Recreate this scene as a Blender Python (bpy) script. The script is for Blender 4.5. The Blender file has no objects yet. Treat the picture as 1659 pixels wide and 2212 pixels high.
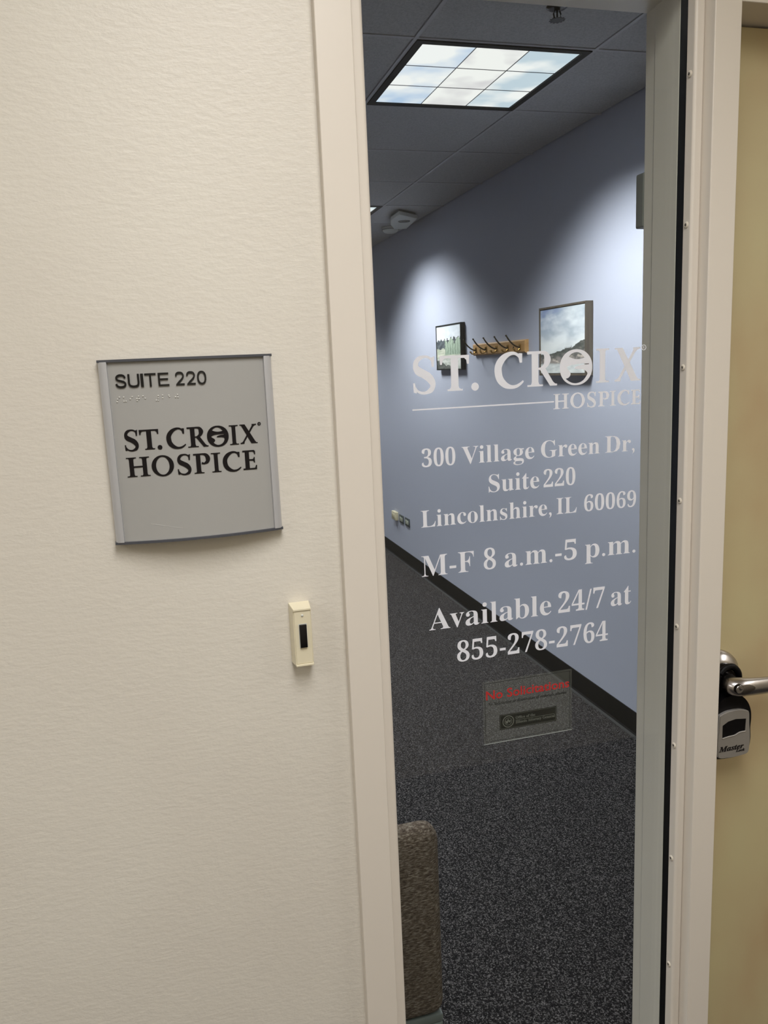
import bpy, bmesh, math, random
from mathutils import Matrix, Vector, noise
from mathutils.geometry import tessellate_polygon

random.seed(7)
S = bpy.context.scene
COL = S.collection
EYE = 1.589                      # camera height above the floor (m)

# ------------------------------------------------------------------ camera
cam_d = bpy.data.cameras.new('camera')
cam_d.sensor_fit = 'HORIZONTAL'
cam_d.sensor_width = 36.0
cam_d.lens = 36.0 * 1738.3 / 1659.0
cam_d.clip_start = 0.02
cam = bpy.data.objects.new('camera', cam_d)
COL.objects.link(cam)
right = Vector((0.96185683, -0.2701548, -0.04298636))
down = Vector((-0.08944675, -0.16209872, -0.98271221))
fwd = Vector((0.25851639, 0.94907344, -0.18008023))
m = Matrix((right, -down, -fwd)).transposed().to_4x4()
m.translation = Vector((0, 0, EYE))
cam.matrix_world = m
S.camera = cam

# ------------------------------------------------------------------ world, exposure
w = bpy.data.worlds.new('world')
S.world = w
w.use_nodes = True
w.node_tree.nodes['Background'].inputs[0].default_value = (0.5, 0.5, 0.5, 1)
w.node_tree.nodes['Background'].inputs[1].default_value = 0.02
S.view_settings.view_transform = 'Standard'
S.view_settings.look = 'None'
S.view_settings.gamma = 1.0
S.view_settings.use_curve_mapping = False
S.view_settings.exposure = 0.0

CORRIDOR_W = 17.9
ROOM_W = 52.0


def area(name, loc, sx, sy, power, color, spread=180.0):
    d = bpy.data.lights.new(name, 'AREA')
    d.shape = 'RECTANGLE'
    d.size = sx
    d.size_y = sy
    d.energy = power
    d.color = color
    d.spread = math.radians(spread)
    o = bpy.data.objects.new(name, d)
    o.location = loc
    COL.objects.link(o)
    return o


# corridor troffers: one above the suite sign, one further right, one further left
CORR = [(0.20, -0.08), (2.60, -0.08), (-1.90, -0.08)]
for cx, cy in CORR:
    area('corridor_lamp', (cx, cy, 2.524), 0.54, 1.10, CORRIDOR_W, (0.985, 0.985, 1.0), 150.0)
# reception troffers: parabolic louvres cut the light off at a steep angle
TX0, PX, TY0, PY = 0.836, 0.598, 2.474, 0.6195      # ceiling module
LXL = TX0 - 3.5 * PX
ROOM_L = [(1.135, TY0 + PY / 2), (1.135, TY0 + 4.5 * PY), (1.135, TY0 + 8.5 * PY), (LXL, TY0 + PY / 2), (LXL, TY0 + 4.5 * PY)]
for cx, cy in ROOM_L:
    o = area('room_lamp', (cx, cy, 2.530), 0.54, 0.54, ROOM_W, (0.97, 0.98, 1.0), 124.0)
    d = o.data                      # bat-wing distribution of a louvred troffer: more light sideways than straight down
    d.use_nodes = True
    t = d.node_tree
    em_ = t.nodes['Emission']
    ge = t.nodes.new('ShaderNodeNewGeometry')
    dt = t.nodes.new('ShaderNodeVectorMath')
    dt.operation = 'DOT_PRODUCT'
    t.links.new(ge.outputs['Normal'], dt.inputs[0])
    t.links.new(ge.outputs['Incoming'], dt.inputs[1])
    ab = t.nodes.new('ShaderNodeMath')
    ab.operation = 'ABSOLUTE'
    t.links.new(dt.outputs['Value'], ab.inputs[0])
    mm = t.nodes.new('ShaderNodeMath')
    mm.operation = 'MULTIPLY_ADD'
    mm.inputs[1].default_value = -1.75
    mm.inputs[2].default_value = 2.05
    t.links.new(ab.outputs[0], mm.inputs[0])
    t.links.new(mm.outputs[0], em_.inputs['Strength'])


# ------------------------------------------------------------------ materials
def srgb(r, g, b):
    def f(c):
        c /= 255.0
        return c / 12.92 if c <= 0.04045 else ((c + 0.055) / 1.055) ** 2.4
    return (f(r), f(g), f(b), 1.0)


def mat(name, col, rough=0.6, metal=0.0, spec=0.5, coat=0.0):
    mt = bpy.data.materials.new(name)
    mt.use_nodes = True
    b = mt.node_tree.nodes['Principled BSDF']
    b.inputs['Base Color'].default_value = col
    b.inputs['Roughness'].default_value = rough
    b.inputs['Metallic'].default_value = metal
    b.inputs['Specular IOR Level'].default_value = spec
    b.inputs['Coat Weight'].default_value = coat
    return mt


def nd(mt, t, **kw):
    n = mt.node_tree.nodes.new(t)
    for k, v in kw.items():
        setattr(n, k, v)
    return n


def lk(mt, a, b):
    mt.node_tree.links.new(a, b)


def pos_noise(mt, scale, detail=3, rough=0.5, stretch=(1, 1, 1)):
    g = nd(mt, 'ShaderNodeNewGeometry')
    mp = nd(mt, 'ShaderNodeMapping')
    mp.inputs['Scale'].default_value = stretch
    lk(mt, g.outputs['Position'], mp.inputs['Vector'])
    n = nd(mt, 'ShaderNodeTexNoise')
    n.inputs['Scale'].default_value = scale
    n.inputs['Detail'].default_value = detail
    n.inputs['Roughness'].default_value = rough
    lk(mt, mp.outputs[0], n.inputs['Vector'])
    return n


def add_bump(mt, n, strength, dist):
    b = nd(mt, 'ShaderNodeBump')
    b.inputs['Strength'].default_value = strength
    b.inputs['Distance'].default_value = dist
    lk(mt, n.outputs['Fac'], b.inputs['Height'])
    lk(mt, b.outputs[0], mt.node_tree.nodes['Principled BSDF'].inputs['Normal'])


def add_ramp(mt, n, stops, to='Base Color'):
    r = nd(mt, 'ShaderNodeValToRGB')
    e = r.color_ramp.elements
    e[0].position, e[0].color = stops[0]
    e[1].position, e[1].color = stops[-1]
    for p, c in stops[1:-1]:
        x = e.new(p)
        x.color = c
    lk(mt, n.outputs['Fac'], r.inputs[0])
    lk(mt, r.outputs[0], mt.node_tree.nodes['Principled BSDF'].inputs[to])
    return r


M = {}
M['cream'] = mat('cream_wall_paint', srgb(222, 213, 198), 0.42)
add_ramp(M['cream'], pos_noise(M['cream'], 3, 3), [(0.3, srgb(217, 211, 200)), (0.7, srgb(223, 218, 207))])
add_bump(M['cream'], pos_noise(M['cream'], 120, 5, 0.6, (0.6, 1, 1.3)), 0.42, 0.0016)
M['low_bounce_wall'] = mat('low_bounce_tan_paint', srgb(190, 182, 166), 0.6)  # unseen corridor walls, toned darker so they bounce less light
M['frame'] = mat('cream_frame_enamel', srgb(223, 215, 204), 0.36)
add_bump(M['frame'], pos_noise(M['frame'], 60, 2, 0.5, (1, 1, 0.3)), 0.10, 0.001)
M['blue'] = mat('blue_grey_wall_paint', srgb(174, 178, 193), 0.55)
add_bump(M['blue'], pos_noise(M['blue'], 120, 3), 0.15, 0.001)
M['tile'] = mat('mineral_fibre_tile', srgb(176, 176, 178), 0.9)
add_bump(M['tile'], pos_noise(M['tile'], 220, 4, 0.7), 0.7, 0.003)
add_ramp(M['tile'], pos_noise(M['tile'], 160, 4, 0.7), [(0.3, srgb(158, 158, 160)), (0.6, srgb(184, 184, 186))])
M['grid'] = mat('ceiling_grid_metal', srgb(176, 176, 180), 0.5)
M['gridgap'] = mat('dark_plenum', srgb(22, 22, 24), 0.9)
M['corrceil'] = mat('corridor_ceiling', srgb(225, 222, 214), 0.9)
M['carpet'] = mat('charcoal_carpet', srgb(60, 60, 62), 1.0, spec=0.1)
_g = nd(M['carpet'], 'ShaderNodeNewGeometry')
_v = nd(M['carpet'], 'ShaderNodeTexVoronoi')
_v.inputs['Scale'].default_value = 330
lk(M['carpet'], _g.outputs['Position'], _v.inputs['Vector'])
_n = pos_noise(M['carpet'], 130, 4, 0.8)
_a = nd(M['carpet'], 'ShaderNodeMixRGB')
_a.inputs[0].default_value = 0.55
lk(M['carpet'], _v.outputs['Color'], _a.inputs[1])
lk(M['carpet'], _n.outputs['Fac'], _a.inputs[2])
_b = nd(M['carpet'], 'ShaderNodeRGBToBW')
lk(M['carpet'], _a.outputs[0], _b.inputs[0])
_r = nd(M['carpet'], 'ShaderNodeValToRGB')
_r.color_ramp.elements[0].position, _r.color_ramp.elements[0].color = 0.34, srgb(14, 13, 14)
_r.color_ramp.elements[1].position, _r.color_ramp.elements[1].color = 0.72, srgb(112, 108, 108)
_e = _r.color_ramp.elements.new(0.52)
_e.color = srgb(33, 31, 32)
lk(M['carpet'], _b.outputs[0], _r.inputs[0])
lk(M['carpet'], _r.outputs[0], M['carpet'].node_tree.nodes['Principled BSDF'].inputs['Base Color'])
add_bump(M['carpet'], _n, 0.6, 0.004)
M['black_base'] = mat('black_vinyl_base', srgb(8, 8, 9), 0.5, spec=0.3)
M['door'] = mat('tan_laminate', srgb(170, 154, 114), 0.30)
add_ramp(M['door'], pos_noise(M['door'], 5.5, 3, 0.5, (1, 1, 0.6)), [(0.33, srgb(186, 163, 126)), (0.5, srgb(192, 177, 138)), (0.68, srgb(195, 184, 143))])
M['gasket'] = mat('black_gasket', srgb(3, 3, 4), 0.4)
M['screw'] = mat('painted_screw', srgb(214, 206, 192), 0.3)
M['slot'] = mat('screw_slot_dark', srgb(30, 28, 26), 0.6)
M['vinyl'] = mat('white_vinyl', srgb(248, 249, 255), 0.5)
# thin vinyl film lets some of the light behind it through
_m = M['vinyl']
_p = _m.node_tree.nodes['Principled BSDF']
_t = nd(_m, 'ShaderNodeBsdfTranslucent')
_t.inputs[0].default_value = srgb(250, 250, 255)
_x = nd(_m, 'ShaderNodeMixShader')
_x.inputs[0].default_value = 0.25
lk(_m, _p.outputs[0], _x.inputs[1])
lk(_m, _t.outputs[0], _x.inputs[2])
lk(_m, _x.outputs[0], _m.node_tree.nodes['Material Output'].inputs[0])
M['alu'] = mat('satin_aluminium', srgb(196, 197, 201), 0.38, 0.45)
M['alu_dark'] = mat('grey_cap_plastic', srgb(84, 86, 93), 0.38, 0.3)
M['panel'] = mat('brushed_grey_panel', srgb(164, 163, 160), 0.5, 0.0, 0.45)
add_bump(M['panel'], pos_noise(M['panel'], 900, 2, 0.5, (1, 1, 0.03)), 0.05, 0.0002)
M['black_print'] = mat('black_print', srgb(26, 22, 22), 0.7, spec=0.15)
M['black_raised'] = mat('black_acrylic', srgb(9, 8, 10), 0.3)
M['braille'] = mat('clear_raster_dot', srgb(205, 204, 198), 0.12)
M['bell'] = mat('cream_bell_plastic', srgb(226, 217, 190), 0.32)
M['bell_btn'] = mat('black_bell_button', srgb(8, 6, 10), 0.25)
M['fixture'] = mat('silhouette_dark_trim', srgb(9, 10, 13), 0.7)  # near-black tone paints in the silhouette contrast against the lit lens
M['white_plastic'] = mat('white_device_plastic', srgb(205, 207, 202), 0.4)
M['grey_plastic'] = mat('grey_device_plastic', srgb(120, 122, 120), 0.5)
M['beige_plate'] = mat('beige_plate', srgb(205, 196, 166), 0.4)
M['dark_plate'] = mat('dark_plate', srgb(70, 78, 80), 0.45)
M['plate_socket'] = mat('pale_socket', srgb(190, 194, 176), 0.4)
M['brass'] = mat('antique_brass', srgb(176, 140, 78), 0.25, 0.9)
M['hookwire'] = mat('dark_bronze', srgb(70, 62, 48), 0.28, 0.8)
M['oak'] = mat('oak', srgb(178, 138, 88), 0.45)
add_ramp(M['oak'], pos_noise(M['oak'], 30, 4, 0.6, (1, 0.12, 1)), [(0.3, srgb(158, 118, 72)), (0.7, srgb(190, 152, 100))])
M['dkwood'] = mat('dark_walnut_frame', srgb(84, 76, 66), 0.5)
add_ramp(M['dkwood'], pos_noise(M['dkwood'], 60, 4, 0.6, (1, 1, 0.06)), [(0.3, srgb(72, 64, 56)), (0.7, srgb(98, 90, 78))])
M['black_frame'] = mat('black_picture_frame', srgb(20, 24, 24), 0.5)
M['fabric'] = mat('brown_grey_weave', srgb(96, 86, 74), 0.95, spec=0.15)
_n = pos_noise(M['fabric'], 340, 4, 0.75, (0.35, 0.35, 1.3))
add_ramp(M['fabric'], _n, [(0.32, srgb(52, 42, 36)), (0.5, srgb(96, 84, 74)), (0.7, srgb(156, 146, 136))])
add_bump(M['fabric'], _n, 0.8, 0.002)
M['chairleg'] = mat('grey_green_leg', srgb(100, 106, 104), 0.5)
M['nickel'] = mat('satin_nickel', srgb(182, 178, 176), 0.26, 1.0)
M['nickel_shade'] = mat('scoop_shade_nickel', srgb(126, 120, 114), 0.38, 1.0)  # darker tone paints in the shade of the thumb hollow
M['dknickel'] = mat('dark_collar', srgb(22, 19, 18), 0.2, 0.7)
M['boxblack'] = mat('black_lockbox_shell', srgb(4, 3, 5), 0.5, spec=0.2)
M['boxgrey'] = mat('grey_lockbox_face', srgb(146, 141, 134), 0.42, 0.3)
M['boxrim'] = mat('bright_lockbox_rim', srgb(205, 202, 198), 0.25, 0.6)
M['red'] = mat('red_print', srgb(214, 40, 44), 0.5)
M['decal_grey'] = mat('grey_print', srgb(118, 118, 112), 0.6)
M['decal_black'] = mat('decal_black', srgb(22, 22, 20), 0.6)
M['steel_edge'] = mat('bright_film_edge', srgb(160, 160, 158), 0.3)

# clear glass: facing-dependent reflection over a faint green tint, same from both sides
g = bpy.data.materials.new('clear_float_glass')
g.use_nodes = True
g.node_tree.nodes.clear()
lw = nd(g, 'ShaderNodeLayerWeight')
lw.inputs['Blend'].default_value = 0.5
pw = nd(g, 'ShaderNodeMath', operation='POWER')
pw.inputs[1].default_value = 5.0
lk(g, lw.outputs['Facing'], pw.inputs[0])
ma = nd(g, 'ShaderNodeMath', operation='MULTIPLY_ADD')
ma.inputs[1].default_value = 0.96
ma.inputs[2].default_value = 0.031
lk(g, pw.outputs[0], ma.inputs[0])
tr = nd(g, 'ShaderNodeBsdfTransparent')
tr.inputs[0].default_value = (0.945, 0.965, 0.952, 1)
gl = nd(g, 'ShaderNodeBsdfGlossy')
gl.inputs['Roughness'].default_value = 0.0
mx = nd(g, 'ShaderNodeMixShader')
lk(g, ma.outputs[0], mx.inputs[0])
lk(g, tr.outputs[0], mx.inputs[1])
lk(g, gl.outputs[0], mx.inputs[2])
go = nd(g, 'ShaderNodeOutputMaterial')
lk(g, mx.outputs[0], go.inputs[0])
M['glass'] = g

# clear printed film of the window decal
f = bpy.data.materials.new('clear_decal_film')
f.use_nodes = True
f.node_tree.nodes.clear()
ft = nd(f, 'ShaderNodeBsdfTransparent')
fd = nd(f, 'ShaderNodeBsdfDiffuse')
fd.inputs[0].default_value = srgb(170, 168, 160)
fm = nd(f, 'ShaderNodeMixShader')
fm.inputs[0].default_value = 0.085
fo = nd(f, 'ShaderNodeOutputMaterial')
lk(f, ft.outputs[0], fm.inputs[1])
lk(f, fd.outputs[0], fm.inputs[2])
lk(f, fm.outputs[0], fo.inputs[0])
M['film'] = f


def lens_mat(name, a, b, strength, seed):
    mt = bpy.data.materials.new(name)
    mt.use_nodes = True
    mt.node_tree.nodes.clear()
    n = pos_noise(mt, 4.6 + 0.3 * seed, 3, 0.45)
    r = nd(mt, 'ShaderNodeValToRGB')
    r.color_ramp.elements[0].position = 0.40
    r.color_ramp.elements[0].color = a
    r.color_ramp.elements[1].position = 0.58
    r.color_ramp.elements[1].color = b
    lk(mt, n.outputs['Fac'], r.inputs[0])
    e = nd(mt, 'ShaderNodeEmission')
    e.inputs[1].default_value = strength
    lk(mt, r.outputs[0], e.inputs[0])
    o = nd(mt, 'ShaderNodeOutputMaterial')
    lk(mt, e.outputs[0], o.inputs[0])
    return mt


LENS = [lens_mat('sky_lens_blue', srgb(190, 212, 240), srgb(255, 255, 255), 1.02, 0),
        lens_mat('sky_lens_rose', srgb(222, 218, 222), srgb(255, 254, 252), 1.02, 1),
        lens_mat('sky_lens_pale', srgb(204, 220, 232), srgb(255, 255, 255), 1.02, 2)]
CORR_LENS = lens_mat('warm_lens', srgb(255, 240, 214), srgb(255, 246, 226), 2.2, 3)


# attribute-coloured material for the two paintings
def attr_mat(name, rough=0.6):
    mt = mat(name, (1, 1, 1, 1), rough)
    a = nd(mt, 'ShaderNodeVertexColor')
    a.layer_name = 'paint'
    lk(mt, a.outputs[0], mt.node_tree.nodes['Principled BSDF'].inputs['Base Color'])
    return mt


# ------------------------------------------------------------------ object helpers
def wloc(p):
    v = Vector((0, 0, 0))
    while p is not None:
        v += p.location
        p = p.parent
    return v


def thing(name, label, cat, loc, group=None, kind=None):
    o = bpy.data.objects.new(name, None)
    o.empty_display_size = 0.05
    o.location = loc
    COL.objects.link(o)
    if label:
        o['label'] = label
    if cat:
        o['category'] = cat
    if group:
        o['group'] = group
    if kind:
        o['kind'] = kind
    return o


class MB:
    """collects vertices (world coordinates) and faces, then becomes one mesh object"""

    def __init__(s):
        s.v, s.f, s.sm = [], [], []

    def add(s, vs, fs, smooth=False):
        b = len(s.v)
        s.v += [tuple(v) for v in vs]
        s.f += [tuple(i + b for i in f) for f in fs]
        s.sm += [smooth] * len(fs)
        return s

    def box(s, x0, x1, y0, y1, z0, z1):
        v = [(x0, y0, z0), (x1, y0, z0), (x1, y1, z0), (x0, y1, z0), (x0, y0, z1), (x1, y0, z1), (x1, y1, z1), (x0, y1, z1)]
        return s.add(v, [(0, 3, 2, 1), (4, 5, 6, 7), (0, 1, 5, 4), (1, 2, 6, 5), (2, 3, 7, 6), (3, 0, 4, 7)])

    def rbox(s, x0, x1, y0, y1, z0, z1, r, seg=2):
        bm = bmesh.new()
        bmesh.ops.create_cube(bm, size=1.0)
        for v in bm.verts:
            v.co = Vector(((x0 + x1) / 2 + v.co.x * (x1 - x0), (y0 + y1) / 2 + v.co.y * (y1 - y0), (z0 + z1) / 2 + v.co.z * (z1 - z0)))
        bmesh.ops.bevel(bm, geom=list(bm.edges), offset=r, segments=seg, profile=0.5, affect='EDGES')
        s.add([v.co for v in bm.verts], [[v.index for v in f.verts] for f in bm.faces], True)
        bm.free()
        return s

    def prism(s, poly, axis, a, b, smooth=False):
        """polygon in the two other axes, swept along axis from a to b"""
        n = len(poly)
        def P(p, t):
            return {'x': (t, p[0], p[1]), 'y': (p[0], t, p[1]), 'z': (p[0], p[1], t)}[axis]
        vs = [P(p, a) for p in poly] + [P(p, b) for p in poly]
        fs = [(i, (i + 1) % n, n + (i + 1) % n, n + i) for i in range(n)]
        s.add(vs, fs, smooth)
        tris = tessellate_polygon([[Vector((p[0], p[1], 0)) for p in poly]])
        s.add(vs, [tuple(t) for t in tris] + [tuple(i + n for i in t) for t in tris])
        return s

    def tube(s, pts, rads, seg=12, squash=None, cap=True):
        pts = [Vector(p) for p in pts]
        if not isinstance(rads, (list, tuple)):
            rads = [rads] * len(pts)
        vs, fs = [], []
        up = Vector((0, 0, 1))
        for i, p in enumerate(pts):
            t = (pts[min(i + 1, len(pts) - 1)] - pts[max(i - 1, 0)]).normalized()
            u = up if abs(t.dot(up)) < 0.9 else Vector((1, 0, 0))
            a = t.cross(u).normalized()
            b = a.cross(t).normalized()
            ra = rb = rads[i]
            if squash:
                ra, rb = rads[i] * squash[0], rads[i] * squash[1]
            for k in range(seg):
                th = 2 * math.pi * k / seg
                vs.append(p + a * math.cos(th) * ra + b * math.sin(th) * rb)
        for i in range(len(pts) - 1):
            for k in range(seg):
                fs.append((i * seg + k, i * seg + (k + 1) % seg, (i + 1) * seg + (k + 1) % seg, (i + 1) * seg + k))
        s.add(vs, fs, True)
        if cap:
            s.add(vs[:seg], [tuple(range(seg))])
            s.add(vs[-seg:], [tuple(range(seg))])
        return s

    def lathe(s, c, axis, prof, seg=32):
        """prof: (radius, distance along axis) pairs"""
        ax = Vector(axis).normalized()
        u = Vector((0, 0, 1)) if abs(ax.z) < 0.9 else Vector((1, 0, 0))
        a = ax.cross(u).normalized()
        b = a.cross(ax)
        c = Vector(c)
        vs, fs = [], []
        for r, h in prof:
            for k in range(seg):
                th = 2 * math.pi * k / seg
                vs.append(c + ax * h + (a * math.cos(th) + b * math.sin(th)) * max(r, 1e-5))
        for i in range(len(prof) - 1):
            for k in range(seg):
                fs.append((i * seg + k, i * seg + (k + 1) % seg, (i + 1) * seg + (k + 1) % seg, (i + 1) * seg + k))
        return s.add(vs, fs, True)

    def flat(s, contours, fn, t, th):
        """contours (outer first, then holes) in 2-D; fn(x, z, depth) -> world point; a thin solid from depth t to t+th"""
        tris = tessellate_polygon([[Vector((p[0], p[1], 0)) for p in c] for c in contours])
        allp = [p for c in contours for p in c]
        n = len(allp)
        vs = [fn(p[0], p[1], t) for p in allp] + [fn(p[0], p[1], t + th) for p in allp]
        fs = [tuple(q) for q in tris] + [tuple(i + n for i in q) for q in tris]
        b = 0
        for c in contours:
            m_ = len(c)
            fs += [(b + i, b + (i + 1) % m_, n + b + (i + 1) % m_, n + b + i) for i in range(m_)]
            b += m_
        return s.add(vs, fs)

    def build(s, name, material, parent=None, label=None, cat=None, group=None, kind=None, base=None, bevel=0.0, recalc=True):
        me = bpy.data.meshes.new(name)
        off = wloc(parent) if parent else Vector(base if base else (0, 0, 0))
        me.from_pydata([tuple(Vector(v) - off) for v in s.v], [], s.f)
        me.polygons.foreach_set('use_smooth', s.sm)
        me.update()
        if recalc:
            bm = bmesh.new()
            bm.from_mesh(me)
            bmesh.ops.remove_doubles(bm, verts=bm.verts, dist=1e-6)
            bmesh.ops.recalc_face_normals(bm, faces=bm.faces)
            bm.to_mesh(me)
            bm.free()
        if any(s.sm):
            me.set_sharp_from_angle(angle=math.radians(38))
        me.materials.append(material)
        o = bpy.data.objects.new(name, me)
        COL.objects.link(o)
        if parent:
            o.parent = parent
        else:
            o.location = off
        if label:
            o['label'] = label
        if cat:
            o['category'] = cat
        if group:
            o['group'] = group
        if kind:
            o['kind'] = kind
        if bevel:
            bv = o.modifiers.new('bevel', 'BEVEL')
            bv.width = bevel
            bv.segments = 3
            bv.limit_method = 'ANGLE'
            bv.angle_limit = math.radians(35)
            for p in me.polygons:
                p.use_smooth = True
            wn = o.modifiers.new('wn', 'WEIGHTED_NORMAL')
            wn.keep_sharp = True
        return o


# ------------------------------------------------------------------ lettering helpers
def crom(pts, n=8):
    """Catmull-Rom through tuples of any length"""
    out = []
    P = [pts[0]] + list(pts) + [pts[-1]]
    for i in range(1, len(P) - 2):
        for k in range(n):
            t = k / n
            out.append(tuple(0.5 * (2 * b + (c - a) * t + (2 * a - 5 * b + 4 * c - d) * t * t + (3 * b - a - 3 * c + d) * t ** 3)
                             for a, b, c, d in zip(P[i - 1], P[i], P[i + 1], P[i + 2])))
    out.append(tuple(pts[-1]))
    return out


def stroke(pts, n=8, smooth=True):
    """(x, y, width) centre line -> outline polygon"""
    p = crom(pts, n) if smooth else pts
    L, R = [], []
    for i, (x, y, wd) in enumerate(p):
        a, b = p[max(i - 1, 0)], p[min(i + 1, len(p) - 1)]
        dx, dy = b[0] - a[0], b[1] - a[1]
        q = math.hypot(dx, dy) or 1
        L.append((x - dy / q * wd / 2, y + dx / q * wd / 2))
        R.append((x + dy / q * wd / 2, y - dx / q * wd / 2))
    return [L + R[::-1]]


def ell(cx, cy, rx, ry, n=48, pw=2.0):
    out = []
    for k in range(n):
        t = 2 * math.pi * k / n
        c, s_ = math.cos(t), math.sin(t)
        out.append((cx + rx * math.copysign(abs(c) ** (2 / pw), c), cy + ry * math.copysign(abs(s_) ** (2 / pw), s_)))
    return out


def serif(x0, x1, y, up, h=4.0):
    """slab of an old-style serif on the line y; up=+1 for a foot, -1 for a head"""
    return [[(x0, y), (x1, y), (x1, y + up * h), (x0, y + up * h)]]


def stem(x0, x1, y0=0, y1=100, br=7, c=3.5):
    """stem with bracketed serif ends flaring a little"""
    return [[(x0 - br, y0 + 3), (x0 - c * 0.3, y0 + 8), (x0, y0 + 14), (x0, y1 - 14), (x0 - c * 0.3, y1 - 8), (x0 - br, y1 - 3),
             (x1 + br, y1 - 3), (x1 + c * 0.3, y1 - 8), (x1, y1 - 14), (x1, y0 + 14), (x1 + c * 0.3, y0 + 8), (x1 + br, y0 + 3)]]


G = {}      # glyph: list of shapes; a shape is [outer, hole, ...]; box 0..100 x 0..100
G['I'] = [stem(29, 71, br=14), serif(0, 100, 0, 1, 5), serif(0, 100, 100, -1, 5)]
G['T'] = [[[(37, 14), (37, 96), (62, 96), (62, 14), (64, 8), (72, 3), (28, 3), (35, 8)]], serif(24, 76, 0, 1, 5),
          [[(0, 100), (1, 75), (8, 75), (10, 86), (17, 92), (83, 92), (90, 86), (92, 75), (99, 75), (100, 100)]]]
G['H'] = [stem(12, 31, br=6), stem(69, 88, br=6), serif(0, 43, 0, 1, 5), serif(57, 100, 0, 1, 5), serif(0, 43, 100, -1, 5),
          serif(57, 100, 100, -1, 5), [[(30, 47), (70, 47), (70, 55), (30, 55)]]]
G['S'] = [stroke([(87, 80, 5), (80, 90, 7), (66, 96, 7), (48, 97, 7.5), (27, 91, 14), (16, 77, 21), (22, 63, 24), (46, 53, 23), (70, 42, 25),
                  (84, 27, 23), (78, 12, 17), (58, 4, 9), (40, 3, 7.5), (22, 8, 7), (12, 18, 6)]),
          [[(82, 70), (90, 70), (94, 98), (85, 96), (74, 93), (80, 83)]], [[(3, 30), (11, 30), (13, 20), (22, 11), (16, 3), (5, 5)]]]
G['C'] = [stroke([(90, 79, 8), (80, 90, 8.5), (66, 96, 8.5), (48, 94, 12), (28, 83, 19), (14, 65, 23), (12, 46, 24.5), (18, 27, 23), (34, 12, 18),
                  (54, 5, 11), (72, 6, 9), (86, 12, 7.5), (97, 20, 5)]),
          [[(82, 96), (94, 95), (93, 70), (85, 70), (81, 84)]]]
G['R'] = [[[(15, 14), (15, 92), (37, 92), (37, 14), (39, 7), (46, 3), (8, 3), (13, 7)]], serif(0, 52, 0, 1, 5), serif(0, 40, 100, -1, 8),
          stroke([(30, 95.5, 8), (50, 96, 8.5), (62, 91, 15), (68, 76, 22), (62, 60, 15), (48, 51, 8), (36, 50, 6)]),
          [[(40, 51), (58, 55), (86, 12), (93, 6), (100, 5), (100, 0), (76, 0), (42, 48)]]]
G['P'] = [[[(15, 14), (15, 92), (42, 92), (42, 14), (44, 7), (54, 3), (5, 3), (13, 7)]], serif(0, 60, 0, 1, 5), serif(0, 44, 100, -1, 8),
          stroke([(34, 95.5, 8), (60, 96, 9), (78, 89, 19), (87, 73, 27), (81, 57, 19), (64, 49, 9), (52, 50, 8)]),
          [[(46, 47), (62, 44), (60, 53), (50, 57)]]]
G['E'] = [[[(16, 14), (16, 92), (46, 92), (46, 14), (46, 3), (6, 3), (14, 7)]], serif(0, 88, 0, 1, 8), serif(0, 84, 100, -1, 8),
          [[(70, 96), (90, 96), (90, 78), (82, 78), (80, 88), (70, 93)]], [[(40, 46), (40, 54), (70, 54), (76, 58), (78, 64), (85, 64), (85, 36), (78, 36), (76, 42), (70, 46)]],
          [[(74, 3), (84, 10), (90, 22), (98, 22), (96, 0), (74, 0)]]]
G['X'] = [[[(2, 96), (2, 100), (32, 100), (86, 12), (92, 5), (100, 4), (100, 0), (64, 0), (14, 90), (10, 95)]],
          [[(72, 96), (72, 100), (98, 100), (98, 96), (88, 93), (80, 86), (26, 10), (24, 0), (2, 0), (2, 5), (12, 8), (18, 14), (72, 92)]]]
G['O'] = [[ell(50, 50, 50, 50), ell(50, 50, 30, 42)]]
G['.'] = [[ell(50, 50, 50, 50, 32)]]


def norm(pts, x0, x1, ytop, ybot, skew=0.0):
    return [((p[0] - x0 - skew * (p[1] - (ytop + ybot) / 2)) / (x1 - x0) * 100, (ybot - p[1]) / (ybot - ytop) * 100) for p in pts]


def dense(p, n=5):
    q = crom([tuple(a) for a in p] + [tuple(p[0])], n)
    return q[:-1]


# river-landscape roundel that stands for the O, first as on the glass, then as on the wall sign
G['roundel_glass'] = [[ell(50, 50, 50, 50, 56, 2.1)]
                      + [norm(crom([(300, 300), (350, 252), (430, 232), (500, 262), (552, 328)], 6) + crom([(552, 328), (480, 345), (400, 342), (340, 322), (300, 300)], 6)[1:-1], 155, 680, 185, 770)]
                      + [norm([(625, 423), (500, 423)] + crom([(430, 428), (350, 438), (275, 463), (290, 510), (322, 556), (325, 600), (295, 640), (248, 655)], 5)
                              + crom([(248, 655), (300, 700), (370, 733), (450, 733), (530, 695), (590, 615), (598, 575), (560, 532), (510, 515), (430, 507), (391, 490), (425, 462), (500, 442), (560, 438), (625, 436)], 5)[1:], 155, 680, 185, 770)]]
G['roundel_sign'] = [[ell(50, 50, 50, 50, 56, 2.1)]
                     + [norm(crom([(400, 300), (450, 256), (520, 238), (590, 266), (640, 322)], 6) + crom([(640, 322), (590, 333), (530, 337), (460, 325), (400, 300)], 6)[1:-1], 280, 768, 200, 675)]
                     + [norm(crom([(668, 395), (560, 397), (440, 408), (380, 435), (388, 458), (430, 485), (456, 520), (448, 545), (422, 570), (440, 598), (480, 622), (525, 633), (585, 620), (632, 585), (660, 540), (668, 493), (645, 473), (600, 465), (520, 462), (498, 450), (535, 425), (600, 411), (668, 408)], 5)[:-1], 280, 768, 200, 675)]]


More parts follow.
